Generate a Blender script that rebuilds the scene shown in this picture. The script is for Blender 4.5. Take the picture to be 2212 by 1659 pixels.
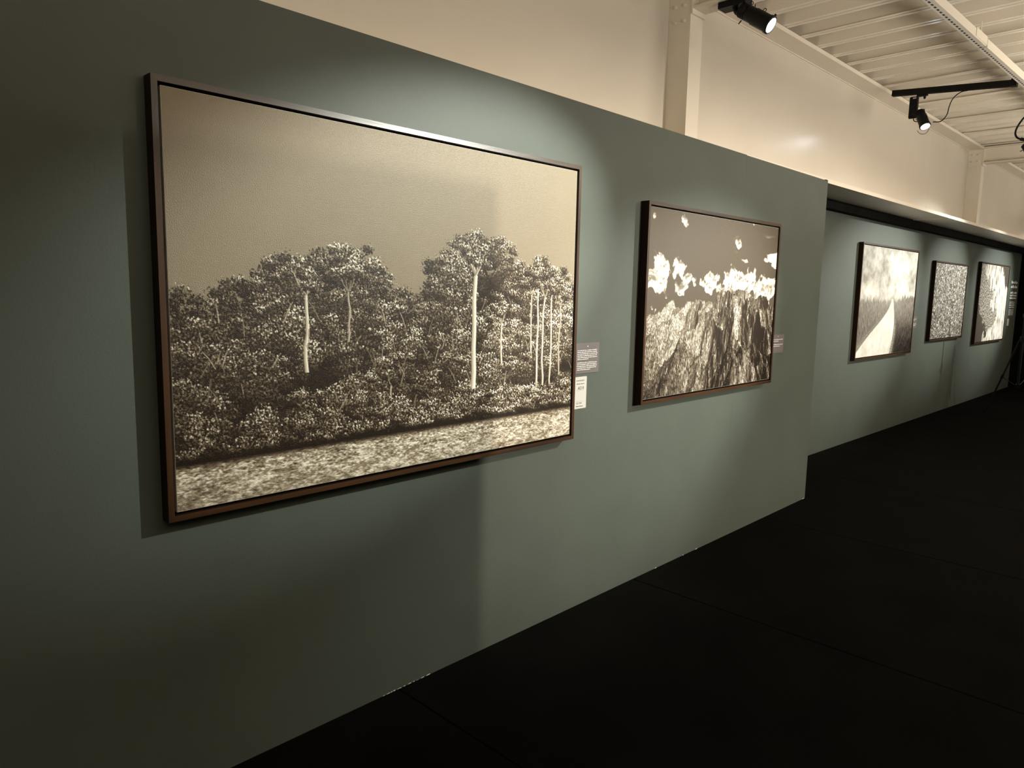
import bpy, bmesh, math, random
import numpy as np
from mathutils import Vector, Matrix

# ------------------------------------------------------------------ clean
for o in list(bpy.data.objects):
    bpy.data.objects.remove(o)
scene = bpy.context.scene
COL = scene.collection
rng = random.Random(7)

# ------------------------------------------------------------------ camera
IMG_W, IMG_H = 2212, 1659
F_PX = 1568.5
YAW, PITCH, ROLL = math.radians(46.131), math.radians(-7.404), math.radians(1.163)
CAM = Vector((0.0, -2.241, 1.6255))
fw = Vector((math.sin(YAW)*math.cos(PITCH), math.cos(YAW)*math.cos(PITCH), math.sin(PITCH)))
r0 = Vector((math.cos(YAW), -math.sin(YAW), 0.0))
u0 = r0.cross(fw)
rt = r0*math.cos(ROLL) + u0*math.sin(ROLL)
up = -r0*math.sin(ROLL) + u0*math.cos(ROLL)
cam_data = bpy.data.cameras.new('camera')
cam_data.sensor_width = 36.0
cam_data.lens = F_PX/IMG_W*36.0
cam_data.clip_start = 0.02
cam_data.clip_end = 100
cam = bpy.data.objects.new('camera', cam_data)
COL.objects.link(cam)
cam.matrix_world = Matrix(((rt.x, up.x, -fw.x, CAM.x), (rt.y, up.y, -fw.y, CAM.y),
                           (rt.z, up.z, -fw.z, CAM.z), (0, 0, 0, 1)))
scene.camera = cam

# ------------------------------------------------------------------ world, lights, exposure
world = bpy.data.worlds.new('world')
scene.world = world
world.use_nodes = True
world.node_tree.nodes['Background'].inputs[0].default_value = (1.0, 0.9, 0.75, 1)
world.node_tree.nodes['Background'].inputs[1].default_value = 0.0
vs = scene.view_settings
vs.view_transform = 'Standard'
vs.look = 'None'
vs.gamma = 1.0
vs.use_curve_mapping = False
vs.exposure = 0.0

def aim(o, target):
    d = Vector(target) - o.location
    o.rotation_euler = d.to_track_quat('-Z', 'Y').to_euler()

def spot(name, loc, target, power, angle, blend, color, radius=0.03, squash=None):
    l = bpy.data.lights.new(name, 'SPOT')
    l.energy = power
    l.spot_size = math.radians(angle)
    l.spot_blend = blend
    l.color = color
    l.shadow_soft_size = radius
    o = bpy.data.objects.new(name, l)
    COL.objects.link(o)
    o.location = loc
    aim(o, target)
    if squash:
        o.scale = squash
    return o

WHITE = (0.965, 1.0, 0.905)
WARM = (1.0, 0.895, 0.76)
# the picture spots, each aimed at its picture from the ceiling track on the room side
spot('picture_light', (3.70, -2.35, 3.02), (1.98, 0, 1.72), 745, 29, 0.65, WHITE, 0.022, (1.45, 1, 1))
spot('picture_light', (5.85, -2.50, 3.10), (3.70, 0, 1.15), 1100, 33, 0.95, WHITE, 0.022, (1.35, 1, 1))
spot('picture_light', (11.30, -2.15, 3.10), (9.15, 0.57, 1.58), 1150, 37, 1.0, WHITE, 0.022, (1.3, 1, 1))
spot('picture_light', (13.40, -2.20, 3.10), (11.65, 0.53, 1.58), 1050, 34, 1.0, WHITE, 0.022, (1.2, 1, 1))
spot('picture_light', (16.00, -2.30, 3.10), (14.45, 0.48, 1.58), 1200, 38, 1.0, WHITE, 0.022, (1.3, 1, 1))
# lamps of the neighbouring hall, shining over the low partition behind the camera
spot('hall_lamp', (5.0, -9.0, 2.95), (5.4, 0.3, 1.2), 3300, 26, 0.9, WARM, 0.04, (2.7, 1, 1))
spot('hall_lamp', (11.5, -9.0, 2.95), (12.5, 0.3, 1.35), 1100, 22, 1.0, WARM, 0.05, (2.6, 1, 1))

def area(name, loc, target, power, sx, sy, color):
    l = bpy.data.lights.new(name, 'AREA')
    l.shape = 'RECTANGLE'; l.size = sx; l.size_y = sy
    l.energy = power; l.color = color
    o = bpy.data.objects.new(name, l)
    COL.objects.link(o)
    o.location = loc
    aim(o, target)
    return o
# unseen fill panels added to brighten the metal ceiling and the upper wall
for ux, up_w in ((-3.0, 115), (2.1, 185), (7.8, 290), (14.0, 205)):
    area('ceiling_fill', (ux, -3.6, 2.02), (ux, -3.599, 9.0), up_w, 3.6, 1.5, WARM)

# ------------------------------------------------------------------ materials
def principled(name, color, rough=0.6, metallic=0.0, spec=0.5):
    m = bpy.data.materials.new(name)
    m.use_nodes = True
    b = m.node_tree.nodes['Principled BSDF']
    b.inputs['Base Color'].default_value = (*color, 1)
    b.inputs['Roughness'].default_value = rough
    b.inputs['Metallic'].default_value = metallic
    b.inputs['Specular IOR Level'].default_value = spec
    return m

def noise_mat(name, c0, c1, scale, rough=0.6, bump=0.0, bscale=60, stretch=(1, 1, 1), detail=4, spec=0.5,
              lo=0.3, hi=0.7, bdist=0.01):
    m = principled(name, c0, rough, 0, spec)
    nt = m.node_tree
    b = nt.nodes['Principled BSDF']
    tc = nt.nodes.new('ShaderNodeTexCoord')
    mp = nt.nodes.new('ShaderNodeMapping')
    mp.inputs['Scale'].default_value = stretch
    nt.links.new(tc.outputs['Object'], mp.inputs['Vector'])
    n = nt.nodes.new('ShaderNodeTexNoise')
    n.inputs['Scale'].default_value = scale
    n.inputs['Detail'].default_value = detail
    nt.links.new(mp.outputs[0], n.inputs['Vector'])
    cr = nt.nodes.new('ShaderNodeValToRGB')
    cr.color_ramp.elements[0].position = lo
    cr.color_ramp.elements[1].position = hi
    cr.color_ramp.elements[0].color = (*c0, 1)
    cr.color_ramp.elements[1].color = (*c1, 1)
    nt.links.new(n.outputs['Fac'], cr.inputs[0])
    nt.links.new(cr.outputs[0], b.inputs['Base Color'])
    if bump > 0:
        n2 = nt.nodes.new('ShaderNodeTexNoise')
        n2.inputs['Scale'].default_value = bscale
        n2.inputs['Detail'].default_value = 3
        nt.links.new(mp.outputs[0], n2.inputs['Vector'])
        bp = nt.nodes.new('ShaderNodeBump')
        bp.inputs['Strength'].default_value = bump
        bp.inputs['Distance'].default_value = bdist
        nt.links.new(n2.outputs['Fac'], bp.inputs['Height'])
        nt.links.new(bp.outputs[0], b.inputs['Normal'])
    return m

M = {}
M['green'] = noise_mat('green_grey_paint', (0.061, 0.072, 0.060), (0.068, 0.080, 0.0665), 3.0, 0.55, 0.06, 140, spec=0.3)
M['cream'] = noise_mat('cream_gloss_paint', (0.63, 0.575, 0.49), (0.67, 0.61, 0.525), 1.5, 0.28, 0.10, 9, bdist=0.004)
M['beam'] = noise_mat('cream_steel_paint', (0.74, 0.675, 0.57), (0.79, 0.72, 0.61), 2.0, 0.4, 0.05, 20)
M['deck'] = noise_mat('deck_paint', (0.75, 0.69, 0.59), (0.81, 0.745, 0.64), 3.0, 0.24, 0.05, 14, stretch=(1, 0.3, 1), bdist=0.004)
M['carpet'] = noise_mat('black_carpet', (0.0006, 0.0006, 0.0004), (0.0022, 0.0020, 0.0014), 2.5, 0.95, 0.5, 400, spec=0.05)
M['seam'] = principled('carpet_seam', (0.001, 0.001, 0.001), 1.0, 0, 0.0)
M['dark'] = principled('matt_black_void', (0.006, 0.006, 0.006), 0.9, 0, 0.1)
M['fascia'] = noise_mat('black_board', (0.003, 0.003, 0.0025), (0.008, 0.0075, 0.006), 4, 0.8, spec=0.1)
M['wood'] = noise_mat('walnut_wood', (0.015, 0.0062, 0.0022), (0.055, 0.024, 0.0085), 26, 0.36, 0.05, 80, stretch=(0.08, 1, 1), detail=6)
M['wood_v'] = noise_mat('walnut_wood_upright', (0.015, 0.0062, 0.0022), (0.055, 0.024, 0.0085), 26, 0.36, 0.05, 80, stretch=(1, 1, 0.08), detail=6)
M['woodside'] = principled('dark_stained_wood_edge', (0.012, 0.005, 0.002), 0.5, 0, 0.2)
M['black'] = principled('black_felt', (0.003, 0.003, 0.003), 0.9, 0, 0.05)
M['canvas'] = principled('canvas_edge', (0.62, 0.58, 0.5), 0.6)
M['blackmetal'] = principled('black_metal', (0.002, 0.002, 0.0024), 0.42, 0.0, 0.25)
M['blackplastic'] = principled('black_plastic', (0.0025, 0.0025, 0.0025), 0.5, 0, 0.2)
M['chrome'] = principled('bright_metal', (0.7, 0.7, 0.7), 0.2, 1.0)
M['sticker'] = principled('grey_sticker', (0.4, 0.39, 0.36), 0.6)
M['strut'] = principled('strut_paint', (0.66, 0.61, 0.52), 0.4)
M['slot'] = principled('slot_hole', (0.03, 0.028, 0.025), 0.9)
M['plaque'] = principled('mauve_grey_plaque', (0.115, 0.10, 0.10), 0.6, 0, 0.3)
M['print_white'] = principled('white_ink', (0.72, 0.70, 0.68), 0.7)
M['card'] = principled('white_card', (0.46, 0.455, 0.43), 0.6, 0, 0.2)
M['ink'] = principled('black_ink', (0.006, 0.006, 0.006), 0.7, 0, 0.1)
M['greyink'] = principled('grey_ink', (0.07, 0.07, 0.067), 0.7, 0, 0.1)
M['vinyl'] = principled('white_vinyl', (0.8, 0.8, 0.78), 0.5)
M['plaster'] = principled('bare_plaster', (0.75, 0.73, 0.68), 0.8)
lm = bpy.data.materials.new('lit_lens')
lm.use_nodes = True
nt = lm.node_tree
for n in list(nt.nodes):
    nt.nodes.remove(n)
em = nt.nodes.new('ShaderNodeEmission')
em.inputs[0].default_value = (0.86, 0.94, 1.0, 1)
em.inputs[1].default_value = 220.0
ou = nt.nodes.new('ShaderNodeOutputMaterial')
nt.links.new(em.outputs[0], ou.inputs[0])
M['lens'] = lm

# ------------------------------------------------------------------ mesh helpers
def mesh_obj(name, verts, faces, mat, parent=None, smooth=False):
    me = bpy.data.meshes.new(name)
    me.from_pydata([tuple(v) for v in verts], [], faces)
    me.materials.append(mat)
    if smooth:
        for f in me.polygons:
            f.use_smooth = True
    o = bpy.data.objects.new(name, me)
    COL.objects.link(o)
    if parent is not None:
        o.parent = parent
    return o

class MB:
    def __init__(self):
        self.v = []; self.f = []
    def add(self, vs, fs):
        b = len(self.v)
        self.v += [tuple(v) for v in vs]
        self.f += [tuple(i+b for i in f) for f in fs]
        return self
    def box(self, x0, x1, y0, y1, z0, z1):
        vs = [(x0,y0,z0),(x1,y0,z0),(x1,y1,z0),(x0,y1,z0),(x0,y0,z1),(x1,y0,z1),(x1,y1,z1),(x0,y1,z1)]
        return self.add(vs, [(0,3,2,1),(4,5,6,7),(0,1,5,4),(1,2,6,5),(2,3,7,6),(3,0,4,7)])
    def cbox(self, x0, x1, y0, y1, z0, z1, c):
        # box with chamfered edges along the y faces (front outline)
        pr = [(x0+c,z0),(x1-c,z0),(x1,z0+c),(x1,z1-c),(x1-c,z1),(x0+c,z1),(x0,z1-c),(x0,z0+c)]
        vs = [(a,y0,b) for a,b in pr] + [(a,y1,b) for a,b in pr]
        fs = [tuple(range(8)), tuple(range(15,7,-1))]
        for i in range(8):
            j = (i+1) % 8
            fs.append((i, i+8, j+8, j))
        return self.add(vs, fs)
    def lathe(self, a, b, prof, n=20, caps=True):
        # prof: list of (t along a->b in metres, radius)
        a = Vector(a); d = (Vector(b)-a).normalized()
        s = d.orthogonal().normalized(); t = d.cross(s)
        base = len(self.v)
        for (h, r) in prof:
            for k in range(n):
                an = 2*math.pi*k/n
                self.v.append(tuple(a + d*h + s*(r*math.cos(an)) + t*(r*math.sin(an))))
        for i in range(len(prof)-1):
            for k in range(n):
                k2 = (k+1) % n
                self.f.append((base+i*n+k, base+i*n+k2, base+(i+1)*n+k2, base+(i+1)*n+k))
        if caps:
            self.f.append(tuple(base+k for k in range(n-1, -1, -1)))
            self.f.append(tuple(base+(len(prof)-1)*n+k for k in range(n)))
        return self
    def tube(self, pts, r, n=8):
        pts = [Vector(q) for q in pts]
        base = len(self.v)
        prev = None
        for i, q in enumerate(pts):
            d = (pts[min(i+1, len(pts)-1)] - pts[max(i-1, 0)]).normalized()
            if prev is None:
                s = d.orthogonal().normalized()
            else:
                s = (prev - d*prev.dot(d)).normalized()
            prev = s
            t = d.cross(s)
            for k in range(n):
                an = 2*math.pi*k/n
                self.v.append(tuple(q + s*(r*math.cos(an)) + t*(r*math.sin(an))))
        for i in range(len(pts)-1):
            for k in range(n):
                k2 = (k+1) % n
                self.f.append((base+i*n+k, base+i*n+k2, base+(i+1)*n+k2, base+(i+1)*n+k))
        self.f.append(tuple(base+k for k in range(n-1, -1, -1)))
        self.f.append(tuple(base+(len(pts)-1)*n+k for k in range(n)))
        return self
    def obox(self, c, ax, hx, hy, hz):
        # oriented box: ax = 3 axis vectors
        c = Vector(c); vs = []
        for sz in (-1, 1):
            for sx, sy in ((-1,-1),(1,-1),(1,1),(-1,1)):
                vs.append(c + ax[0]*(sx*hx) + ax[1]*(sy*hy) + ax[2]*(sz*hz))
        return self.add(vs, [(0,3,2,1),(4,5,6,7),(0,1,5,4),(1,2,6,5),(2,3,7,6),(3,0,4,7)])
    def build(self, name, mat, parent=None, smooth=False):
        o = mesh_obj(name, self.v, self.f, mat, parent, smooth)
        if smooth:
            try:
                o.data.set_sharp_from_angle(angle=math.radians(40))
            except Exception:
                pass
        return o

def bez(pts, n=10):
    # Catmull-Rom through the points
    P = [Vector(q) for q in pts]
    P = [P[0]*2-P[1]] + P + [P[-1]*2-P[-2]]
    out = []
    for i in range(1, len(P)-2):
        for k in range(n):
            t = k/n
            a, b, c, d = P[i-1], P[i], P[i+1], P[i+2]
            out.append(0.5*((2*b) + (c-a)*t + (2*a-5*b+4*c-d)*t*t + (3*b-a-3*c+d)*t**3))
    out.append(P[-2])
    return out

def empty(name, loc=(0,0,0), rz=0.0):
    o = bpy.data.objects.new(name, None)
    COL.objects.link(o)
    o.location = loc
    o.rotation_euler = (0, 0, rz)
    o.empty_display_size = 0.1
    return o

def tag(o, label=None, cat=None, group=None, kind=None):
    if label: o['label'] = label
    if cat: o['category'] = cat
    if group: o['group'] = group
    if kind: o['kind'] = kind
    return o

# building frame: the steel building stands about one degree askew to the near wall
BS = -0.020648
BROT = math.atan(BS)
BO = Vector((5.7, 0.6507, 0))
bu = Vector((math.cos(BROT), math.sin(BROT), 0)); bn = Vector((-math.sin(BROT), math.cos(BROT), 0))
def place_b(o):
    o.location = BO
    o.rotation_euler = (0, 0, BROT)
    return o
def B(x, off, z):
    """world x along the building wall, offset from the recessed wall plane (negative = into the room)"""
    return BO + bu*((x-5.7)/math.cos(BROT)) + bn*off + Vector((0,0,z))
def bx(x):
    return x - 5.7

# ================================================================== STRUCTURE
# ---- floor: black carpet laid in strips
floor = MB().box(-5, 20, -11, 2.2, -0.10, -0.006).build('floor', M['seam'])
tag(floor, 'black carpet floor laid in wide strips', 'floor', kind='structure')
xs = [-5.0, -3.3, -1.64, 0.03, 1.70, 3.36, 5.03, 6.70, 8.36, 10.03, 11.70, 13.36, 15.03, 16.7, 18.4, 20.0]
for a, b in zip(xs[:-1], xs[1:]):
    MB().cbox(a+0.003, b-0.003, -11, 2.2, -0.0058, 0.0, 0.001).build('carpet_strip', M['carpet'], floor)

# ---- near green wall (two boarded panels meeting at a joint)
w = empty('wall_front')
tag(w, 'grey-green gallery wall with the two nearest pictures', 'wall', kind='structure')
def wall_panel(x0, x1, z0, z1):
    # top corners very slightly eased
    return MB().cbox(x0, x1, 0.0, 0.10, z0, z1, 0.002).build('wall_panel', M['green'], w)
wall_panel(-4.5, 4.438, 0.0, 2.502)
wall_panel(4.4385, 5.776, 0.0, 2.499)
MB().box(5.74, 5.778, 0.003, 0.03, 2.499, 2.506).build('corner_cap', M['fascia'], w)
# chips of bare plaster along the foot of the wall
mb = MB()
r2 = random.Random(3)
x = 1.62
while x < 1.86:
    L = r2.uniform(0.008, 0.03); h = r2.uniform(0.001, 0.0045)
    mb.add([(x, -0.0006, 0.0), (x+L, -0.0006, 0.0), (x+L*0.8, -0.0006, h), (x+L*0.25, -0.0006, h*0.8)], [(0,1,2,3)])
    x += L + r2.uniform(0.0, 0.012)
for x, L in ((3.585, 0.02), (3.9, 0.012), (5.72, 0.05), (4.05, 0.03)):
    mb.add([(x, -0.0006, 0.0), (x+L, -0.0006, 0.0), (x+L*0.7, -0.0006, 0.004), (x+L*0.3, -0.0006, 0.003)], [(0,1,2,3)])
ch = mb.build('plaster_chips', M['plaster'], w)
tag(ch, 'bare white plaster chips along the wall foot', kind='stuff')
# small dark scuffs on the paint
for i, (sx, sz, rr) in enumerate(((1.545, 0.30, 0.012), (2.235, 0.27, 0.012))):
    pts = [(sx + rr*math.cos(a)*(0.8+0.2*math.sin(3*a)), -0.0005, sz + 1.5*rr*math.sin(a)) for a in [2*math.pi*k/14 for k in range(14)]]
    s = mesh_obj('scuff_mark', pts, [tuple(range(13, -1, -1))], principled('scuff_grey', (0.066, 0.072, 0.058), 0.7), w)

# ---- recessed green wall of the far bay
rw = place_b(MB().cbox(bx(5.9), bx(16.22), 0.0, 0.10, 0.0, 2.463, 0.002).build('wall_back', M['green']))
tag(rw, 'grey-green wall set back beyond the near wall, with three far pictures', 'wall', kind='structure')
# ---- black board above the recessed wall
t = place_b(MB().box(bx(5.0), bx(18.5), -0.080, 0.09, 2.464, 2.5525).build('trim_1', M['fascia']))
tag(t, 'black board strip above the recessed wall', 'trim', kind='structure')
# ---- soffit with its lip and a joint cover
sf = place_b(MB().box(bx(-4.5), bx(18.5), -0.460, 0.5, 2.5535, 2.580).build('trim_2', M['beam']))
tag(sf, 'cream soffit under the upper wall', 'trim', kind='structure')
lp = MB().cbox(bx(-4.5), bx(18.5), -0.4655, -0.4605, 2.550, 2.584, 0.002).build('soffit_lip', M['beam'], sf)
MB().box(bx(9.72), bx(9.745), -0.46, -0.082, 2.546, 2.553).build('joint_strip', M['beam'], sf)
# ---- upper cream wall
uw = empty('wall_upper')
place_b(uw)
tag(uw, 'glossy cream upper wall above the green walls', 'wall', kind='structure')
WOFF = -0.30
pj = [-4.5, 0.62, 4.07, 9.4, 10.93, 13.2, 18.5]
for a, b in zip(pj[:-1], pj[1:]):
    MB().cbox(bx(a)+0.0006, bx(b)-0.0006, WOFF, WOFF+0.08, 2.5805, 3.66, 0.0015).build('wall_panel', M['cream'], uw)

# ---- columns, rafters, eave beams
CW, CD = 0.14, 0.155
cols = [-2.79, 4.072, 10.93, 17.79]
for i, cxw in enumerate(cols):
    c = empty('column')
    place_b(c)
    tag(c, ['steel column out of view to the left', 'cream steel column nearest, above the large forest picture',
            'cream steel column farther along the upper wall', 'cream steel column at the far end'][i], 'column', kind='structure')
    x0 = bx(cxw); x1 = x0 + CW
    # I section clad flush towards the camera
    MB().cbox(x0, x1, WOFF-CD, WOFF-0.0005, 2.5805, 3.55, 0.004).build('shaft', M['beam'], c)
    for zz in (3.44, 3.36, 3.27):
        for yy in (-0.045, -0.11):
            MB().lathe((x0+0.001, WOFF+yy, zz), (x0-1, WOFF+yy, zz), [(0, 0.016), (0.003, 0.016), (0.003, 0.011), (0.011, 0.010)], 6).build('bolt', M['beam'], c)
    r = empty('rafter')
    place_b(r)
    tag(r, ['steel rafter out of view to the left', 'cream steel rafter starting at the near column',
            'cream steel rafter starting at the farther column', 'cream steel rafter at the far end'][i], 'rafter', kind='structure')
    y0 = WOFF-CD; y1 = -10.5
    MB().box(x0, x1, y1, y0, 3.328, 3.342).build('bottom_flange', M['beam'], r)
    MB().box(x0+CW/2-0.006, x0+CW/2+0.006, y1, y0, 3.342, 3.518).build('web', M['beam'], r)
    MB().box(x0, x1, y1, y0, 3.518, 3.530).build('top_flange', M['beam'], r)
    MB().box(x0-0.004, x1+0.004, y0-0.014, y0-0.001, 3.30, 3.513).build('end_plate', M['beam'], r)
for i in range(3):
    a = bx(cols[i]+CW); b = bx(cols[i+1])
    e = MB()
    e.box(a, b, WOFF-0.165, WOFF-0.0005, 3.500, 3.530)
    e.box(a, b, WOFF-0.010, WOFF-0.0005, 3.494, 3.500)
    e = place_b(e.build('eave_beam', M['beam']))
    tag(e, ['eave beam over the largest picture', 'cream eave beam between the two columns', 'cream eave beam beyond the farther column'][i], 'beam', kind='structure')

# ---- corrugated metal ceiling, one mesh per sheet (three ribs each)
ceil = empty('ceiling')
place_b(ceil)
tag(ceil, 'cream corrugated metal deck ceiling', 'ceiling', kind='structure')
PER = 0.2915
prof = [(0.0, 0.0), (0.030, 0.0), (0.036, 0.007), (0.044, 0.007), (0.050, 0.0), (0.080, 0.0),
        (0.106, 0.066), (0.258, 0.066), (0.2915, 0.0)]
def deck_mesh():
    pr = []
    for k in range(3):
        for (a, b) in prof[:-1]:
            pr.append((k*PER+a, b))
    pr.append((3*PER+0.030, 0.0))
    vs = []; fs = []
    ys = (WOFF, -10.5)
    for y in ys:
        vs += [(a, y, b) for a, b in pr]
    for y in ys:
        vs += [(a, y, b+0.0012) for a, b in pr]
    n = len(pr)
    for i in range(n-1):
        fs.append((i, n+i, n+i+1, i+1))
        fs.append((2*n+i, 2*n+i+1, 3*n+i+1, 3*n+i))
    me = bpy.data.meshes.new('deck_sheet')
    me.from_pydata(vs, [], fs)
    me.materials.append(M['deck'])
    return me
dm = deck_mesh()
x = -5.0 + 0.05
k = 0
while x < 18.0:
    o = bpy.data.objects.new('deck_sheet', dm)
    COL.objects.link(o)
    o.parent = ceil
    o.location = (bx(x), 0, 3.532 + (0.0015 if k % 2 else 0.0))
    x += 3*PER; k += 1
# roof closing the deck's hollows
MB().box(bx(-5), bx(20), -10.6, 0.9, 3.612, 3.65).build('roof_liner', M['dark'], ceil)

# ---- shell out of view: end walls, partition behind the camera
e = MB().box(18.4, 18.6, -11, 2.2, 0, 3.6).build('wall_end', M['dark'])
tag(e, 'black end of the hall', 'wall', kind='structure')
e = MB().box(-4.7, -4.5, -11, 2.2, 0, 3.6).build('wall_left', M['green'])
tag(e, 'grey-green wall behind the viewer on the left', 'wall', kind='structure')
e = MB().box(-4.7, 18.6, -11.2, -11, 0, 3.6).build('wall_far', M['green'])
tag(e, 'grey-green wall of the neighbouring hall', 'wall', kind='structure')
e = MB().box(-4.5, 3.58, -4.56, -4.50, 0, 2.5).build('wall_partition', M['green'])
tag(e, 'grey-green free-standing partition behind the viewer', 'wall', kind='structure')
e = MB().box(-4.5, 18.4, 1.9, 2.0, 0, 3.6).build('wall_rear', M['dark'])
tag(e, 'dark wall behind the gallery walls', 'wall', kind='structure')

# ================================================================== PRINTS (generic sepia landscapes)
def spec(h, w, lo, hi, seed, beta=0.0, ax=1.0, ay=1.0):
    """filtered noise: feature sizes between lo and hi samples, 1/f^beta; ax/ay stretch the features"""
    n = np.random.default_rng(seed).standard_normal((h, w))
    F = np.fft.rfft2(n)
    fy = np.fft.fftfreq(h)[:, None]*ay; fx = np.fft.rfftfreq(w)[None, :]*ax
    f = np.sqrt(fy*fy+fx*fx)+1e-9
    g = np.exp(-(f*lo*0.9)**2)*(1-np.exp(-(f*hi)**2))*f**(-beta)
    g[0, 0] = 0
    a = np.fft.irfft2(F*g, (h, w))
    return a/a.std()
def unit(a):
    return 1/(1+np.exp(-1.7*a))
def smooth(a, lo, hi):
    t = np.clip((a-lo)/(hi-lo), 0, 1)
    return t*t*(3-2*t)
def sepia(l, warm=1.0):
    l = np.clip(l, 0, 1)
    xp = [0, 0.15, 0.35, 0.6, 0.85, 1.0]
    R = np.interp(l, xp, [0.006, 0.032, 0.105, 0.25, 0.60, 0.80])
    G = np.interp(l, xp, [0.0035, 0.020, 0.079, 0.207, 0.55, 0.76])
    Bc = np.interp(l, xp, [0.002, 0.011, 0.051, 0.145, 0.45, 0.66])
    if warm < 1:
        g = (R+G+Bc)/3
        R = R*warm+g*(1-warm); G = G*warm+g*(1-warm); Bc = Bc*warm+g*(1-warm)
    return np.stack([R, G, Bc, np.ones_like(R)], -1)

def stroke(lum, pts, r0_, r1_, val):
    """a tapering light stem through the points (u, v)"""
    h, w = lum.shape
    pts = [np.array(q, float) for q in pts]
    N = len(pts)
    for i in range(N-1):
        n = max(2, int(1.5*np.hypot((pts[i+1][0]-pts[i][0])*w, (pts[i+1][1]-pts[i][1])*h)))
        for k in range(n):
            t = (i + k/n)/(N-1)
            q = pts[i]*(1-k/n)+pts[i+1]*(k/n)
            r = max(0.35, (r0_*(1-t)+r1_*t)*w)
            cx_ = q[0]*w; cy_ = q[1]*h
            y = int(cy_)
            if y < 0 or y >= h: continue
            for xx in range(max(0, int(cx_-r-1)), min(w-1, int(cx_+r+1))+1):
                f = np.clip(r+0.5-abs(xx-cx_), 0, 1)
                if f > 0:
                    v = val*(0.8+0.25*np.clip((xx-cx_)/r, -1, 1))
                    lum[y, xx] = lum[y, xx]*(1-f) + v*f

def foliage_clumps(lum, clumps, leaf, leaf2):
    """paint leaf clumps back to front: (u, v, rx, ry, brightness)"""
    h, w = lum.shape
    for (u, v, rx, ry, k) in clumps:
        cx_ = u*w; cy_ = v*h; ax = rx*w; ay = ry*w
        x0 = max(0, int(cx_-ax*1.5)); x1 = min(w, int(cx_+ax*1.5)+2)
        y0 = max(0, int(cy_-ay*1.5)); y1 = min(h, int(cy_+ay*1.7)+2)
        if x1-x0 < 2 or y1-y0 < 2: continue
        sl = np.s_[y0:y1, x0:x1]
        dx = ((np.arange(x0, x1)-cx_)/ax)[None, :]; dy = ((np.arange(y0, y1)-cy_)/ay)[:, None]
        rr = np.sqrt(dx*dx+dy*dy) + 0.26*leaf2[sl]
        m = smooth(1.02-rr, 0.0, 0.16)
        lit = np.clip(0.50-0.58*dy+0.20*dx, 0.03, 1.0)
        l = 0.02 + 1.15*k*lit**1.25*(0.50+0.50*leaf[sl]).clip(0.05, 1.7)
        lum[sl] = lum[sl]*(1-m)+l*m

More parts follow.
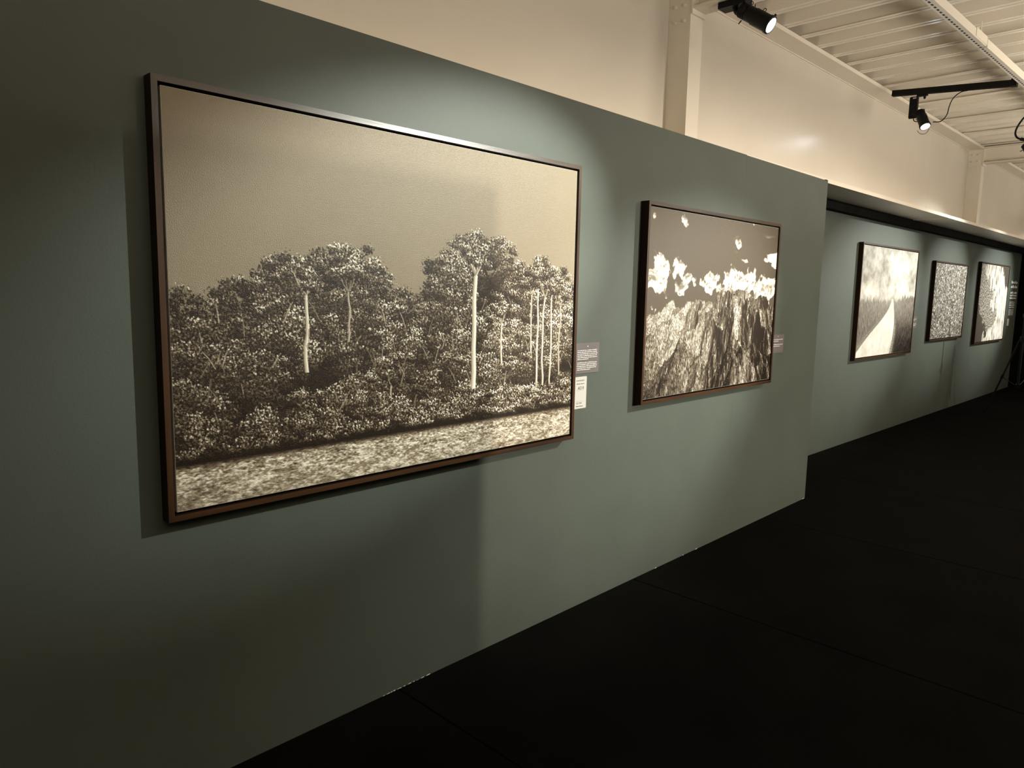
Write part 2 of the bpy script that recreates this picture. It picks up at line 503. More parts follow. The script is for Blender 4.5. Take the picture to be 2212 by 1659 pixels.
def pic_forest(h=560, w=830):
    R = np.random.default_rng(11)
    leaf = spec(h, w, 2.5, 11, 1, 0.5); leaf2 = spec(h, w, 2.8, 12, 2, 0.6)
    U, V = np.meshgrid(np.linspace(0, 1, w), np.linspace(0, 1, h))
    lum = 0.55 + 0.04*(0.4-V) + 0.003*spec(h, w, 60, 300, 3, 1.0)
    asp = w/h
    # broad crowns: (u, v centre, rx, ry in widths)
    crowns = []
    def crown(u, v, rx, ry, k, n):
        crowns.append((u, v, rx, ry, k, n))
    big = [(0.04, 0.545, 0.075, 0.055, 0.50), (0.12, 0.50, 0.06, 0.045, 0.55), (0.205, 0.43, 0.055, 0.040, 0.70),
           (0.30, 0.395, 0.065, 0.040, 0.85), (0.375, 0.43, 0.05, 0.04, 0.75), (0.45, 0.53, 0.055, 0.05, 0.60),
           (0.575, 0.40, 0.055, 0.045, 0.75), (0.65, 0.345, 0.07, 0.055, 0.80), (0.735, 0.36, 0.07, 0.055, 0.75),
           (0.80, 0.43, 0.055, 0.05, 0.75), (0.88, 0.40, 0.045, 0.045, 1.0), (0.945, 0.44, 0.045, 0.05, 0.95), (0.99, 0.52, 0.04, 0.05, 0.85)]
    sky = lambda u: min(v-ry*asp*0.8 for (cu, v, rx, ry, k) in big if abs(cu-u) < max(rx, 0.06)) if any(abs(cu-u) < max(rx, 0.06) for (cu, v, rx, ry, k) in big) else 0.55
    for b_ in big: crown(*b_, 60)
    for i in range(170):
        u = R.random(); tv = sky(u)+0.10
        d = R.random()
        v = tv + d*(0.86-tv)
        rx = R.uniform(0.03, 0.065); ry = rx*R.uniform(0.55, 0.85)
        crown(u, v, rx, ry, (0.42+0.62*R.random()**1.3)*(0.8+0.35*u), int(26+500*rx))
    crowns.sort(key=lambda c: c[1])
    # dark interior of the wood
    top = np.array([sky(u) for u in np.linspace(0, 1, w)])
    k_ = np.ones(31)/31
    top = np.convolve(np.pad(top, 15, mode='edge'), k_, 'valid')
    inside = smooth(V-(top[None, :]+0.10), 0.0, 0.03)
    lum = lum*(1-inside)+inside*(0.06+0.03*leaf2)
    trunks = [(0.238, 0.47, 0.68, 0.0040, 0.98), (0.742, 0.56, 0.87, 0.0034, 0.9),
              (0.842, 0.46, 0.82, 0.0028, 0.9), (0.866, 0.44, 0.82, 0.0034, 0.95), (0.886, 0.47, 0.82, 0.0036, 0.9),
              (0.915, 0.46, 0.84, 0.0030, 0.95), (0.948, 0.50, 0.82, 0.0026, 0.85), (0.425, 0.74, 0.88, 0.0026, 0.85), (0.33, 0.46, 0.60, 0.0026, 0.8), (0.655, 0.40, 0.885, 0.0078, 1.0)]
    layer = 0
    for ci, (u, v, rx, ry, k, n) in enumerate(crowns):
        # stems rise in front of what lies farther back
        cl = []
        for j in range(n):
            a = R.uniform(0, 2*math.pi); q = math.sqrt(R.random())
            cu = u+rx*q*math.cos(a); cv = v+ry*asp*q*math.sin(a)
            r = R.uniform(0.009, 0.019)*(0.7+4*rx)
            hl = np.clip(0.62-0.42*math.sin(a)*q+0.15*math.cos(a)*q, 0.2, 1.1)
            cl.append((cu, cv, r*1.2, r*0.82, k*hl*R.uniform(0.35, 1.5)))
        cl.sort(key=lambda c: c[1])
        foliage_clumps(lum, cl, leaf, leaf2)
        while layer < len(trunks) and v > 0.70 + 0.016*layer:
            tu, vt, vb, r, val = trunks[layer]
            pts = [(tu + R.uniform(-.0035, .0035), vb+(vt-vb)*t) for t in np.linspace(0, 1, 7)]
            stroke(lum, pts, r, r*0.72, val)
            e = pts[-1]
            for s in (-1, -0.45, 0.4, 0.9):
                du = R.uniform(0.020, 0.040)*s*(r/0.004)**0.5; dv = R.uniform(0.05, 0.085)*(r/0.004)**0.35
                stroke(lum, [e, (e[0]+du*0.45, e[1]-dv*0.35), (e[0]+du*0.75, e[1]-dv*0.75), (e[0]+du*1.4, e[1]-dv)], r*0.42, r*0.14, val*0.85)
            fl = [(e[0]+R.normal()*0.028, e[1]-0.065+R.normal()*0.022, 0.014, 0.010, R.uniform(0.4, 1.1)) for _ in range(16)]
            fl.sort(key=lambda c: c[1])
            foliage_clumps(lum, fl, leaf, leaf2)
            layer += 1
    # slender twigs catching the light
    for i in range(120):
        u = R.random(); v = R.uniform(0.5, 0.87)
        if v < sky(u)+0.08: continue
        a = R.uniform(-0.7, 0.7); L = R.uniform(0.02, 0.055)
        stroke(lum, [(u, v), (u+math.sin(a)*L*0.4, v-L*0.6), (u+math.sin(a)*L*0.8, v-L)], 0.0009, 0.0006, R.uniform(0.5, 0.85))
    # bright undergrowth on the bank
    cl = []
    for i in range(420):
        u = R.random(); v = R.uniform(0.80, 0.872)
        r = R.uniform(0.006, 0.013)
        cl.append((u, v, r*1.25, r*0.8, (0.35+0.75*R.random())*(0.7+0.5*u)))
    cl.sort(key=lambda c: c[1])
    foliage_clumps(lum, cl, leaf, leaf2)
    # shore shade and rippled water
    sv = 0.886
    wat = spec(h, w, 1.5, 12, 60, 0.4, 3.6, 1.1); wat2 = spec(h, w, 4.0, 60, 61, 0.8, 3.0, 0.9)
    wl = 0.655 + 0.09*wat2 + 0.15*wat*(0.6+0.6*(1-np.clip((V-sv)/0.11, 0, 1))) + 0.10*(U-0.4)
    wm = smooth(V-sv, 0.0, 0.004)
    lum = lum*(1-wm)+wl*wm
    shade = np.exp(-((V-sv-0.001)/0.011)**2)*(0.75+0.2*unit(wat2))
    lum = lum*(1-shade)+0.03*shade
    return sepia(lum)

def pic_mountain(h=400, w=590):
    U, V = np.meshgrid(np.linspace(0, 1, w), np.linspace(0, 1, h))
    lum = 0.35 - 0.05*U + 0.10*(0.25-V)
    # streaky cloud high on the right, billows along the summits
    c2 = spec(h, w, 4, 110, 41, 1.8, 3.2, 1.1)
    cm2 = smooth(c2, 0.35, 0.8)*smooth(U, 0.58, 0.76)*smooth(V, 0.05, 0.10)*smooth(0.42-V, 0, 0.08)
    lum = lum*(1-cm2)+cm2*0.97
    c = spec(h, w, 5, 110, 35, 2.0)
    band = np.exp(-((V-0.36-0.04*U)/0.10)**2)
    cm = smooth(c*0.40+band*1.15, 0.75, 0.90)
    cs = np.clip(0.90+0.12*spec(h, w, 4, 40, 36, 1.5)-4.0*np.clip(np.gradient(c, axis=0), -.06, .06), 0.50, 1)
    lum = lum*(1-cm)+cs*cm
    # relief walked from the far distance to the foreground
    N = 1024
    t = spec(N, N, 12, 420, 7, 2.2)
    rdg = 1-np.abs(spec(N, N, 9, 330, 8, 2.1))
    H = 0.60*rdg + 0.20*t + 0.10*(1-np.abs(spec(N, N, 4, 90, 9, 1.8)))
    gy, gx = np.gradient(H)
    shd = np.clip(0.42 - 22*gx + 8*gy, 0, 1.25)
    rough = 0.62+0.25*spec(N, N, 2, 8, 10, 0.3)
    xs_ = np.linspace(-0.5, 0.5, w)
    ybuf = np.arange(h)[:, None]
    ux = np.linspace(0, 1, w)
    for i in range(800):
        z = 3.0*(0.12)**(i/799.0)              # far to near
        wx = xs_*z*0.62
        ix = (wx*900+N/2).astype(int) % N
        iz = int(z*310+20) % N
        hh = H[iz, ix]
        bump_ = 0.62*np.exp(-((wx-0.10)/0.50)**2)*np.exp(-((z-1.75)/0.75)**2)
        yy = 0.50 + (0.56-(hh*0.30+bump_))/z*0.62
        col = 0.03 + 0.85*shd[iz, ix]*rough[iz, ix]
        haze = np.clip((z-0.7)/2.2, 0, 1)*(1.05-0.70*ux)
        col = col*(1-haze)+0.80*haze
        col = col*(1-(0.55*(1-ux))*np.clip((1.2-z)/0.5, 0, 1))
        m = ybuf > (yy*h)[None, :]
        lum = np.where(m, col[None, :], lum)
    lum = lum*(1-0.18*np.clip(spec(h, w, 1.4, 5, 12), -1, 1)*(V > 0.62))
    sp = np.random.default_rng(3).random((h, w))
    lum[(sp > 0.9988) & (V > 0.72)] = 0.95
    return sepia(lum, 0.78)

def pic_river(h=300, w=440):
    U, V = np.meshgrid(np.linspace(0, 1, w), np.linspace(0, 1, h))
    c = spec(h, w, 4, 120, 12, 1.5)
    sky = 0.70 + 0.055*c + 0.20*np.exp(-(((U-0.66)/0.16)**2+((V-0.15)/0.13)**2)) + 0.10*np.exp(-((V-0.40)/0.08)**2)
    lum = sky
    n1 = spec(1, w, 3, 40, 16, 0.8)[0]
    ttop = 0.475+0.012*n1 - 0.04*smooth(U[0], 0.66, 0.8)
    tex = spec(h, w, 3, 20, 15, 0.8, 0.8, 2.4)
    dep = V-ttop[None, :]
    tl = 0.47 + 0.07*tex - 0.34*smooth(V, 0.55, 1.0)*smooth(U, 0.55, 0.7) - 0.06*smooth(V, 0.5, 0.8)
    mist = 0.75*np.exp(-dep.clip(0, 1)/0.10)*np.exp(-((U-0.45)/0.33)**2)
    tl = tl*(1-mist)+0.68*mist
    m = smooth(dep, 0, 0.02)
    lum = lum*(1-m)+tl*m
    t = np.clip((V-0.47)/0.53, 0, 1)
    left = 0.55 - 0.62*t**1.3 + 0.02*np.sin(t*7)
    right = 0.58 + 0.05*np.sin(t*3.1)
    rv = smooth(U-left, -0.008, 0.008)*smooth(right-U, -0.008, 0.008)*(V > 0.47)
    bank = np.exp(-((U-left+0.03)/(0.012+0.04*t))**2)*smooth(t, 0.1, 0.3)
    lum = lum*(1-bank)+bank*(0.45+0.22*spec(h, w, 1.6, 7, 19))
    bk2 = np.exp(-((U-right-0.02)/(0.008+0.025*t))**2)*smooth(t, 0.25, 0.5)
    lum = lum*(1-bk2)+bk2*(0.42+0.35*spec(h, w, 1.8, 7, 20))
    lum = lum*(1-rv)+rv*(0.84+0.03*c)
    return sepia(lum, 0.5)

def pic_foliage(h=260, w=380):
    U, V = np.meshgrid(np.linspace(0, 1, w), np.linspace(0, 1, h))
    a = spec(h, w, 3.4, 14, 3, 0.7, 0.9, 1.5); b_ = spec(h, w, 9, 60, 4, 1.0)
    lum = 0.48-0.10*V + 0.17*a*(0.8+0.5*b_.clip(-1, 1)) + 0.09*b_
    lum = lum + 0.36*smooth(a, 0.6, 1.4)
    R = np.random.default_rng(2)
    for i in range(110):
        u = R.random(); v = R.random()*1.1; s = R.uniform(-0.06, 0.06); L = R.uniform(0.06, 0.18)
        stroke(lum, [(u, v), (u+s*0.3, v-L*0.5), (u+s, v-L)], 0.0032, 0.0018, R.uniform(0.55, 0.85))
    return sepia(lum, 0.42)

def pic_bank(h=270, w=400):
    U, V = np.meshgrid(np.linspace(0, 1, w), np.linspace(0, 1, h))
    a = spec(h, w, 3.2, 12, 13, 0.6, 0.9, 1.3)
    lum = np.clip(0.48+0.34*a, 0.05, 0.95)
    c = spec(h, w, 8, 90, 24, 2.0)
    tex = spec(h, w, 6, 50, 29, 1.4, 0.9, 2.2)
    up_ = smooth(0.16*c + (U-0.52)*1.6 - 1.5*(V-0.48), 0.0, 0.10)
    lw = smooth(0.14*c + (U-0.42)*1.5 + 1.8*(V-0.86), 0.0, 0.10)
    cl = np.maximum(up_, lw)
    lum = lum*(1-cl)+cl*(0.84+0.12*tex)
    dk = smooth(V-0.9*U-0.52+0.03*c, 0.0, 0.05)*(1-lw)
    lum = lum*(1-dk)+dk*0.24
    d2 = smooth(0.9*(U-0.70)-V*0.75+0.05*c, 0.0, 0.05)
    lum = lum*(1-d2)+d2*0.24
    return sepia(lum, 0.6)

def print_mat():
    m = bpy.data.materials.new('satin_canvas_print')
    m.use_nodes = True
    nt = m.node_tree
    b = nt.nodes['Principled BSDF']
    at = nt.nodes.new('ShaderNodeAttribute')
    at.attribute_name = 'print'
    nt.links.new(at.outputs['Color'], b.inputs['Base Color'])
    b.inputs['Roughness'].default_value = 0.42
    b.inputs['Specular IOR Level'].default_value = 0.22
    tc = nt.nodes.new('ShaderNodeTexCoord')
    n = nt.nodes.new('ShaderNodeTexNoise')
    n.inputs['Scale'].default_value = 330
    n.inputs['Detail'].default_value = 1
    nt.links.new(tc.outputs['Object'], n.inputs['Vector'])
    bp = nt.nodes.new('ShaderNodeBump')
    bp.inputs['Strength'].default_value = 0.75
    bp.inputs['Distance'].default_value = 0.0016
    nt.links.new(n.outputs['Fac'], bp.inputs['Height'])
    nt.links.new(bp.outputs[0], b.inputs['Normal'])
    return m
M['print'] = print_mat()

def print_mesh(arr, W, H, parent):
    h, w = arr.shape[:2]
    me = bpy.data.meshes.new('print')
    X, Z = np.meshgrid(np.linspace(0, W, w), np.linspace(H, 0, h))
    co = np.stack([X, np.zeros_like(X), Z], -1).reshape(-1, 3).astype(np.float32)
    idx = np.arange(h*w).reshape(h, w)
    q = np.stack([idx[:-1, :-1], idx[1:, :-1], idx[1:, 1:], idx[:-1, 1:]], -1).reshape(-1, 4).astype(np.int32)
    nf = len(q)
    me.vertices.add(h*w)
    me.vertices.foreach_set('co', co.ravel())
    me.loops.add(nf*4)
    me.loops.foreach_set('vertex_index', q.ravel())
    me.polygons.add(nf)
    me.polygons.foreach_set('loop_start', np.arange(0, nf*4, 4, dtype=np.int32))
    me.update(calc_edges=True)
    ca = me.color_attributes.new('print', 'FLOAT_COLOR', 'POINT')
    ca.data.foreach_set('color', arr.reshape(-1, 4).astype(np.float32).ravel())
    me.materials.append(M['print'])
    o = bpy.data.objects.new('print', me)
    COL.objects.link(o)
    o.parent = parent
    return o

def framed(label, loc, rz, W, H, arr):
    """loc = lower left corner of the frame on the wall plane; depth goes to local -y"""
    f = empty('framed_picture', loc, rz)
    tag(f, label, 'picture', 'framed pictures on the green walls')
    D, FW, G, RC = 0.050, 0.018, 0.009, 0.005
    def rail(pts_out, pts_in, mat):
        # a mitred rail: outer edge two points, inner edge two points (x,z)
        (a, b), (c, d) = pts_out, pts_in
        q = [a, b, d, c]
        vs = [(x_, -D, z_) for x_, z_ in q] + [(x_, -0.001, z_) for x_, z_ in q]
        return MB().add(vs, [(0,1,2,3), (7,6,5,4), (0,4,5,1), (1,5,6,2), (2,6,7,3), (3,7,4,0)]).build('frame_rail', mat, f)
    o = [(0,0),(W,0),(W,H),(0,H)]
    i = [(FW,FW),(W-FW,FW),(W-FW,H-FW),(FW,H-FW)]
    rails = []
    for k in range(4):
        k2 = (k+1) % 4
        rl = rail((o[k], o[k2]), (i[k], i[k2]), M['wood'] if k % 2 == 0 else M['wood_v'])
        rl.data.materials.append(M['woodside'])
        rl.data.polygons[2].material_index = 1      # outer edge is stained almost black
        rl.data.polygons[4].material_index = 1
        rails.append(rl)
    MB().box(FW*0.6, W-FW*0.6, -0.016, -0.0005, FW*0.6, H-FW*0.6).build('backing_board', M['black'], f)
    a = FW+G
    MB().box(a, W-a, -(D-RC)+0.0006, -0.0165, a, H-a).build('canvas_panel', M['canvas'], f)
    pr = print_mesh(arr, W-2*a-0.0016, H-2*a-0.0016, f)
    pr.location = (a+0.0008, -(D-RC), a+0.0008)
    return f

framed('largest sepia picture of a forest above water in a dark wood frame, nearest the viewer', (0.809, 0, 0.910), 0, 1.911, 1.292, pic_forest())
framed('framed sepia picture of mountain ridges and clouds on the near wall', (3.289, 0, 1.018), 0, 1.605, 1.085, pic_mountain())
p3 = B(8.291, 0, 0.929)
framed('framed picture of a misty pale river between trees, first on the recessed wall', p3, BROT, 1.888, 1.280, pic_river())
p4 = B(10.913, 0, 1.051)
framed('smaller framed picture of dense pale foliage, middle one on the recessed wall', p4, BROT, 1.578, 1.071, pic_foliage())
p5 = B(13.25, 0, 0.921)
framed('farthest framed picture of leaves and white cloud shapes on the recessed wall', p5, BROT, 1.899, 1.283, pic_bank())

# ================================================================== LABELS BESIDE THE PICTURES
def text_lines(parent, name, mat, x0, z0, width, n, lh, th, last, seed, y, wlo=0.006, whi=0.02):
    """rows of word-length dashes: print too small to read"""
    R = random.Random(seed)
    mb = MB()
    for k in range(n):
        z = z0 - k*lh
        x = x0
        end = x0 + width*(last if k == n-1 else R.uniform(0.95, 1.0))
        while x < end:
            L = min(R.uniform(wlo, whi), end-x)
            xx = x
            while xx < x+L-0.0008:
                cw_ = R.uniform(0.0010, 0.0021)
                hh = th*R.choice((0.62, 0.62, 0.66, 1.0))
                mb.box(xx, xx+cw_, y-0.0002, y+0.0001, z, z+hh)
                xx += cw_ + 0.0005
            x += L + 0.0024
    o = mb.build(name, mat, parent)
    o['kind'] = 'stuff'
    return o

def letters(body, size, loc, mat, parent, name='lettering', sx=1.0):
    cu = bpy.data.curves.new(name, 'FONT')
    cu.body = body
    cu.size = size
    cu.extrude = 0.0002
    tmp = bpy.data.objects.new(name, cu)
    COL.objects.link(tmp)
    dg = bpy.context.evaluated_depsgraph_get()
    me = bpy.data.meshes.new_from_object(tmp.evaluated_get(dg))
    bpy.data.objects.remove(tmp)
    me.materials.clear()
    me.materials.append(mat)
    o = bpy.data.objects.new(name, me)
    COL.objects.link(o)
    o.parent = parent
    o.location = loc
    o.rotation_euler = (math.radians(90), 0, 0)
    o.scale = (sx, 1, 1)
    return o

pl = empty('caption_plaque', (2.775, 0, 1.219))
tag(pl, 'mauve-grey caption plaque with white text beside the largest picture', 'caption', 'caption plaques')
MB().cbox(0, 0.186, -0.004, -0.0003, 0, 0.151, 0.001).build('plate', M['plaque'], pl)
MB().lathe((0.093, -0.0041, 0.134), (0.093, -1, 0.134), [(0, 0.003), (0.0004, 0.003)], 10).build('printed_mark', M['print_white'], pl)
text_lines(pl, 'printed_text', M['print_white'], 0.012, 0.113, 0.162, 6, 0.0088, 0.0048, 0.55, 4, -0.0042)
text_lines(pl, 'printed_text', M['print_white'], 0.012, 0.052, 0.162, 5, 0.0088, 0.0048, 0.65, 9, -0.0042)

cd = empty('audio_guide_card', (2.776, 0, 1.043))
tag(cd, 'white rectangular card under the mauve plaque beside the largest picture', 'card')
MB().cbox(0, 0.093, -0.003, -0.0003, 0, 0.160, 0.003).build('plate', M['card'], cd)
letters('AUDIODESCRIÇÃO', 0.0088, (0.010, -0.0031, 0.138), M['greyink'], cd, sx=0.86)
text_lines(cd, 'printed_text', M['greyink'], 0.014, 0.123, 0.062, 1, 0.006, 0.0045, 1.0, 5, -0.0032)
letters('AD', 0.022, (0.024, -0.0031, 0.096), M['ink'], cd)
for k in range(3):
    pts = [(0.0575+0.0045*k+0.004*math.cos(a), -0.0032, 0.1035+0.0085*math.sin(a)) for a in np.linspace(-1.0, 1.0, 7)]
    MB().tube(pts, 0.0006, 4).build('sound_arc', M['greyink'], cd)
MB().box(0.014, 0.070, -0.0033, -0.003, 0.0915, 0.0921).build('printed_rule', M['greyink'], cd)
MB().box(0.014, 0.070, -0.0033, -0.003, 0.0365, 0.0371).build('printed_rule', M['greyink'], cd)
letters('QR CODE', 0.0105, (0.014, -0.0031, 0.024), M['greyink'], cd, sx=0.95)
text_lines(cd, 'printed_text', M['greyink'], 0.014, 0.010, 0.055, 1, 0.006, 0.005, 1.0, 6, -0.0032)

p2 = empty('caption_plaque', (4.975, 0, 1.214))
tag(p2, 'mauve-grey caption plaque beside the mountain picture', 'caption', 'caption plaques')
MB().cbox(0, 0.186, -0.004, -0.0003, 0, 0.131, 0.001).build('plate', M['plaque'], p2)
MB().lathe((0.093, -0.0041, 0.117), (0.093, -1, 0.117), [(0, 0.003), (0.0004, 0.003)], 10).build('printed_mark', M['print_white'], p2)
text_lines(p2, 'printed_text', M['print_white'], 0.012, 0.094, 0.165, 2, 0.0125, 0.0055, 0.55, 14, -0.0042)
text_lines(p2, 'printed_text', M['print_white'], 0.012, 0.058, 0.165, 2, 0.0125, 0.0055, 0.70, 19, -0.0042)

p3c = empty('caption_plaque', B(10.28, 0, 1.235), BROT)
tag(p3c, 'grey caption plaque beside the misty river picture', 'caption', 'caption plaques')
MB().cbox(0, 0.19, -0.004, -0.0003, 0, 0.15, 0.001).build('plate', M['plaque'], p3c)
text_lines(p3c, 'printed_text', M['print_white'], 0.012, 0.115, 0.165, 2, 0.0125, 0.0055, 0.6, 24, -0.0042)
text_lines(p3c, 'printed_text', M['print_white'], 0.012, 0.055, 0.165, 3, 0.0125, 0.0055, 0.7, 29, -0.0042)

# white vinyl wall text close to the end of the recessed wall
wt = empty('wall_text', B(15.52, 0, 1.18), BROT)
tag(wt, 'block of white wall lettering at the end of the recessed wall', 'lettering')
R = random.Random(12)
def vinyl_row(z, th, x0, x1, lo, hi, gap):
    mb = MB(); x_ = x0
    while x_ < x1:
        L = R.uniform(lo, hi)
        mb.box(x_, min(x1, x_+L), -0.0012, -0.0002, z, z+th*R.choice((0.7, 0.7, 1.0)))
        x_ += L+gap
    return mb
for k, (z, th) in enumerate(((0.735, 0.05), (0.655, 0.05))):
    vinyl_row(z, th, 0.10, 0.58, 0.03, 0.05, 0.02).build('heading_line', M['vinyl'], wt)
for k in range(3):
    vinyl_row(0.555-0.047*k, 0.035, 0.10, 0.58, 0.02, 0.035, 0.012).build('text_line', M['vinyl'], wt)
for k in range(4):
    vinyl_row(0.395-0.032*k, 0.018, 0.10, 0.50, 0.012, 0.022, 0.010).build('text_line', M['vinyl'], wt)
for k in range(5):
    vinyl_row(0.26-0.023*k, 0.012, 0.10, 0.48, 0.010, 0.018, 0.008).build('text_line', M['vinyl'], wt)
MB().box(0.06, 0.20, -0.004, -0.0003, -0.02, 0.105).build('credit_plate', M['card'], wt)

# ================================================================== CEILING SERVICES
# ---- slotted strut running along the hall
SROT = math.atan(-0.0396)
st = empty('slotted_strut', (5.026, -0.80, 3.372), SROT)
tag(st, 'cream slotted metal strut hung under the corrugated ceiling', 'strut')
sw, shh = 0.052, 0.058
mb = MB()
mb.box(-3.5, 11.5, -sw, 0, 0.0, 0.003)
mb.box(-3.5, 11.5, -sw, -sw+0.003, 0.003, shh)
mb.box(-3.5, 11.5, -0.003, 0, 0.003, shh)
mb.build('channel', M['strut'], st)
mb = MB()
x = -3.4
while x < 11.4:
    mb.box(x, x+0.030, -sw*0.40-0.006, -sw*0.40+0.006, -0.0006, 0.001)
    x += 0.055
sl = mb.build('slots', M['slot'], st)
sl['kind'] = 'stuff'
for xc in (0.95, 6.5):
    MB().box(xc-0.13, xc+0.13, -sw-0.004, 0.004, 0.008, shh+0.006).build('splice_plate', M['strut'], st)
    MB().box(xc+0.13, xc+0.136, -sw-0.007, 0.007, -0.004, shh+0.012).build('clamp', M['strut'], st)
for xc in (-1.5, 1.02, 3.4, 6.6, 9.4):
    MB().tube([(xc, -sw/2, 0.0), (xc, -sw/2, 3.53-3.372)], 0.004, 6).build('hanger_rod', M['strut'], st)

# ---- black lighting tracks from the wall to the strut
def track(x, y0, z0, y1, z1, label):
    a = Vector((x, y0, z0)); b = Vector((x, y1, z1))
    d = (b-a); L = d.length; d.normalize()
    xa = Vector((1, 0, 0)); za = xa.cross(d)
    t_ = empty('lighting_track', a)
    tag(t_, label, 'track', 'black lighting tracks')
    mb = MB()
    c = (b-a)*0.5
    mb.obox(c + za*0.012*(-1), (xa, d, za), 0.020, L/2, 0.010)
    mb.build('rail', M['blackplastic'], t_)
    mb = MB()
    for s in (-1, 1):
        mb.obox(c + xa*(s*0.016) + za*0.013, (xa, d, za), 0.004, L/2, 0.015)
    mb.build('rail_lips', M['blackplastic'], t_)
    MB().obox(b-a + d*(0.02), (xa, d, za), 0.030, 0.022, 0.030).build('feed_box', M['blackplastic'], t_)
    return t_
track(7.34, 0.085, 3.466, -0.83, 3.398, 'black lighting track between the cream wall and the strut, with one lit spot')

# ---- spotlights
def spotlight(label, mount, pivot, direction, length=0.215, rad=0.046, arm_w=0.034, plate='adapter', power=60, tgtdist=3):
    d = Vector(direction).normalized()
    mount = Vector(mount); pivot = Vector(pivot)
    s = empty('spotlight', mount)
    tag(s, label, 'spotlight', 'black ceiling spotlights')
    P = pivot - mount
    side = d.cross(Vector((0,0,1))).normalized()
    # body axis
    back = P - d*(length*0.42); front = P + d*(length*0.58)
    h = MB()
    L = length
    prof = [(0.0, rad*0.55), (0.006, rad*0.80), (0.012, rad*0.92)]
    for k in range(4):
        t0 = 0.016 + k*0.011
        prof += [(t0, rad*0.92), (t0+0.001, rad*0.84), (t0+0.004, rad*0.84), (t0+0.005, rad*0.92)]
    prof += [(L*0.45, rad*0.93), (L*0.46, rad), (L*0.97, rad), (L, rad*1.0), (L, rad*0.86), (L-0.012, rad*0.84)]
    h.lathe(back, front, prof, 28, caps=False)
    h.lathe(back, front, [(0.0, rad*0.55), (0.0005, rad*0.54)], 28)
    head = h.build('head', M['blackmetal'], s, smooth=True)
    MB().lathe(front - d*0.012, front, [(0.0, rad*0.83), (0.003, rad*0.78), (0.005, rad*0.5), (0.006, 0.002)], 24).build('lens', M['lens'], head, smooth=True)
    rim = MB().lathe(front - d*0.022, front, [(0.0, rad*1.0), (0.001, rad*1.08), (0.018, rad*1.08), (0.020, rad*1.0)], 28, caps=False).build('rim', M['blackmetal'], head, smooth=True)
    up_ = side.cross(d).normalized()
    if up_.z < 0: up_ = -up_
    # accessory clip and knob on top, wing nut below
    for t0 in (0.2, 0.62):
        q = back + d*(L*t0) + up_*rad
        MB().tube(bez([q-d*0.008, q-d*0.006+up_*0.012, q+d*0.006+up_*0.012, q+d*0.008], 4), 0.0022, 6).build('clip', M['blackmetal'], head)
    q = front - d*0.012 + up_*rad*1.02
    MB().lathe(q, q+up_, [(0, 0.006), (0.010, 0.007), (0.012, 0.004)], 10).build('knob', M['blackmetal'], head)
    q = back + d*(L*0.2) - up_*rad
    MB().tube([q, q-up_*0.024-d*0.004], 0.0035, 6).build('locking_lever', M['blackmetal'], head)
    qs = back + d*(L*0.30) - side*(rad*0.94)
    MB().obox(qs, (d, up_, side), 0.016, 0.020, 0.0012).build('rating_label', M['sticker'], head)
    # arm
    top = Vector((P.x, P.y, 0)) if abs(P.z) > 0 else Vector((0,0,0))
    return s, P, back, front, d, side, up_

# spot hung from the near rafter
m1 = Vector((4.135, -0.045, 3.328)); pv1 = Vector((4.112, -0.150, 3.213))
s1, P, back, front, d, side, up_ = spotlight('lit black spotlight under the rafter by the near column', m1, pv1, (0.09, -0.82, -0.56), 0.225, 0.047)
mb = MB()
mb.obox(Vector((-0.01, 0.02, -0.020)), (Vector((1,0,0)), Vector((0,1,0)), Vector((0,0,1))), 0.045, 0.085, 0.018)
mb.build('driver_box', M['blackplastic'], s1)
mb = MB()
mb.tube(bez([Vector((-0.01, 0.02, -0.03)), Vector((-0.012, 0.0, -0.07)), back + d*0.035], 6), 0.016, 10)
mb.build('arm', M['blackmetal'], s1)
MB().lathe(back+d*0.035-side*0.052, back+d*0.035+side*0.052, [(0, 0.012), (0.004, 0.022), (0.1, 0.022), (0.104, 0.012)], 16).build('pivot', M['blackmetal'], s1, smooth=True)
q = back + d*0.052 + up_*0.02
MB().tube(bez([q-side*0.047, q-side*0.05+up_*0.018, q-side*0.03+up_*0.04], 5), 0.0028, 6).build('safety_wire', M['chrome'], s1)

# spot hanging from the black track
m2 = Vector((7.34, -0.165, 3.4245)); pv2 = Vector((7.336, -0.178, 3.215))
s2, P, back, front, d, side, up_ = spotlight('lit black spotlight hanging from the lighting track', m2, pv2, (-0.35, -0.42, -0.84), 0.185, 0.043)
MB().obox(Vector((0, 0.0, -0.012)), (Vector((1,0,0)), Vector((0,1,0)), Vector((0,0,1))), 0.018, 0.042, 0.012).build('track_adapter', M['blackplastic'], s2)
MB().lathe((0, -0.02, -0.02), (0, -0.02, -1), [(0, 0.012), (0.022, 0.010), (0.03, 0.006)], 10).build('adapter_knob', M['blackplastic'], s2)
mb = MB()
mb.cbox(-0.018, 0.018, 0.030, 0.096, -0.205, -0.018, 0.012)
mb.build('arm', M['blackplastic'], s2)
MB().box(-0.0188, 0.012, 0.042, 0.070, -0.040, -0.028).build('rating_label', M['sticker'], s2)
MB().tube([(0, 0.063, -0.165), tuple(back + d*0.07)], 0.022, 12).build('pivot', M['blackmetal'], s2, smooth=True)
MB().tube(bez([(0, 0.06, -0.200), (0, 0.045, -0.232), (0, 0.0, -0.240), tuple(P - up_*0.035)], 6), 0.004, 6).build('loop_cable', M['blackplastic'], s2)
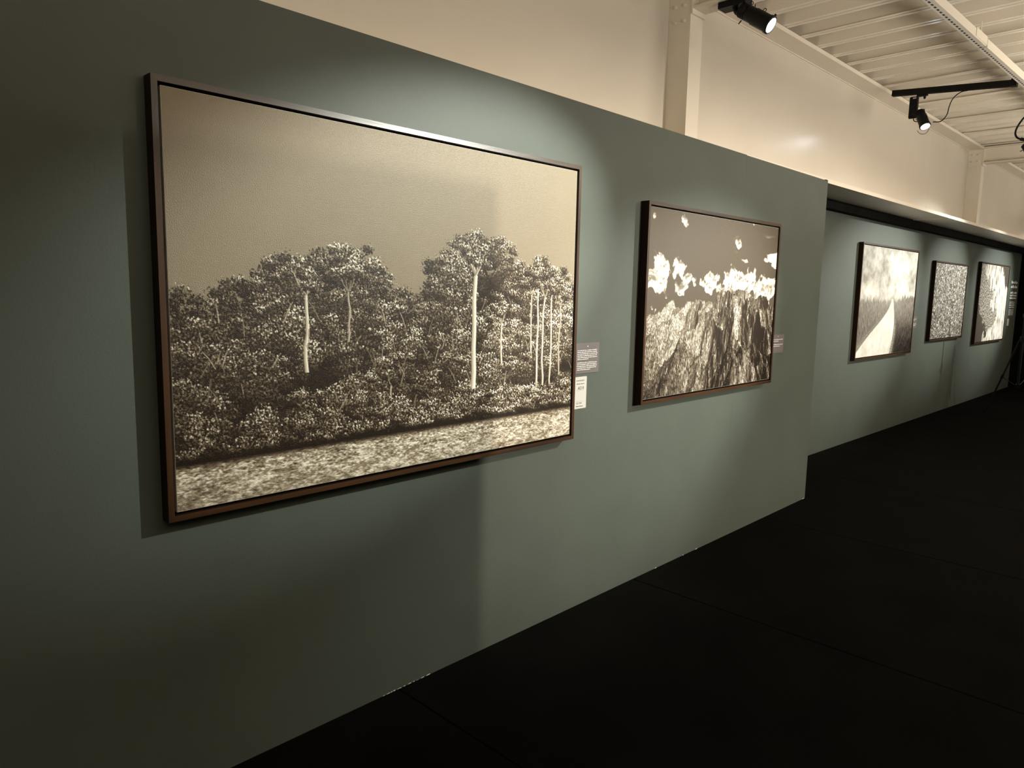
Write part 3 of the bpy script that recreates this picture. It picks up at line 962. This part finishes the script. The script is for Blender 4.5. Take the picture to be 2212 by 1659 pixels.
# colour-filter gate hanging at the mouth
q = front
MB().tube(bez([q-side*0.05-up_*0.02, q-side*0.045-up_*0.065+d*0.01, q-up_*0.075+d*0.01, q+side*0.045-up_*0.05], 5), 0.0022, 6).build('accessory_hoop', M['blackmetal'], s2)
cb = MB()
cb.tube(bez([(7.34, -0.52, 3.392), (7.34, -0.466, 3.386), (7.34, -0.415, 3.35), (7.34, -0.388, 3.29), (7.34, -0.372, 3.21), (7.338, -0.33, 3.163), (7.336, -0.27, 3.165)], 8), 0.0042, 6)
c = cb.build('power_cable', M['blackplastic'])
tag(c, 'thin black cable drooping from the lighting track to its spotlight', 'cable')

# third spot at the right edge of the view, with its cable loop
m3 = Vector((8.90, -0.78, 3.372)); pv3 = Vector((8.92, -0.735, 3.10))
s3, P, back, front, d, side, up_ = spotlight('black spotlight at the right edge of the view with a looping cable', m3, pv3, (-0.15, -0.5, -0.83), 0.20, 0.045)
MB().obox(Vector((0, 0, -0.03)), (Vector((1,0,0)), Vector((0,1,0)), Vector((0,0,1))), 0.03, 0.05, 0.03).build('driver_box', M['blackplastic'], s3)
MB().tube([(0, -0.01, -0.05), tuple(back + d*0.05)], 0.016, 10).build('arm', M['blackmetal'], s3, smooth=True)
MB().lathe(back+d*0.035-side*0.050, back+d*0.035+side*0.050, [(0, 0.012), (0.004, 0.022), (0.096, 0.022), (0.1, 0.012)], 16).build('pivot', M['blackmetal'], s3, smooth=True)
lp_ = bez([(9.0, -0.76, 3.40), (9.0, -0.672, 3.455), (9.0, -0.615, 3.39), (9.0, -0.588, 3.31), (9.0, -0.606, 3.255), (8.99, -0.655, 3.228), (8.95, -0.72, 3.20)], 8)
lc = MB().tube([q - m3 for q in lp_], 0.009, 8).build('loop_cable', M['blackplastic'], s3)
MB().lathe(Vector((8.995, -0.640, 3.234))-m3, Vector((8.95, -0.72, 3.20))-m3, [(0, 0.010), (0.005, 0.017), (0.06, 0.017), (0.066, 0.010)], 12).build('connector', M['blackplastic'], s3, smooth=True)

# ================================================================== TRIPOD STAND AT THE FAR END
tx, ty = 12.3, -0.33
ts = empty('tripod_stand', (tx, ty, 0))
tag(ts, 'black tripod stand at the far right edge, in front of the last wall', 'stand')
MB().tube([(0,0,0.42), (0,0,1.44)], 0.017, 12).build('pole', M['blackmetal'], ts, smooth=True)
MB().lathe((0,0,1.38), (0,0,2), [(0, 0.020), (0.005, 0.030), (0.05, 0.030), (0.055, 0.020)], 14).build('collar', M['blackmetal'], ts, smooth=True)
MB().tube([(0,0,1.43), (0,0,2.0)], 0.011, 10).build('upper_pole', M['blackmetal'], ts, smooth=True)
MB().lathe((0,0,1.04), (0,0,2), [(0, 0.022), (0.006, 0.036), (0.07, 0.036), (0.078, 0.022)], 14).build('hub', M['blackmetal'], ts, smooth=True)
MB().lathe((-0.03,-0.02,1.41), (-0.3,-0.2,1.41), [(0, 0.006), (0.02, 0.006), (0.021, 0.012), (0.032, 0.012)], 10).build('knob', M['chrome'], ts, smooth=True)
MB().lathe((-0.03,-0.02,1.075), (-0.3,-0.2,1.075), [(0, 0.006), (0.02, 0.006), (0.021, 0.012), (0.032, 0.012)], 10).build('knob', M['chrome'], ts, smooth=True)
MB().lathe((0,0,0.40), (0,0,2), [(0, 0.022), (0.004, 0.030), (0.04, 0.030), (0.044, 0.020)], 12).build('brace_collar', M['blackmetal'], ts, smooth=True)
for a in (100, 220, 340):
    an = math.radians(a)
    c_, s_ = math.cos(an), math.sin(an)
    e_ = (0.35*c_, 0.35*s_, 0.012)
    lg = MB().tube([(0.035*c_, 0.035*s_, 1.06), e_], 0.012, 8).build('leg', M['blackmetal'], ts, smooth=True)
    mid = Vector((0.035*c_, 0.035*s_, 1.06)).lerp(Vector(e_), 0.5)
    dv = (Vector(e_)-Vector((0.035*c_, 0.035*s_, 1.06))).normalized()
    MB().lathe(mid-dv*0.03, mid, [(0, 0.013), (0.004, 0.019), (0.055, 0.019), (0.06, 0.013)], 10).build('leg_clamp', M['blackplastic'], lg, smooth=True)
    MB().lathe((e_[0], e_[1], 0.0), (e_[0], e_[1], 1), [(0, 0.016), (0.03, 0.014)], 10).build('rubber_foot', M['blackplastic'], lg)
    MB().tube([(0.028*c_, 0.028*s_, 0.42), tuple(mid)], 0.006, 6).build('brace', M['blackmetal'], ts)
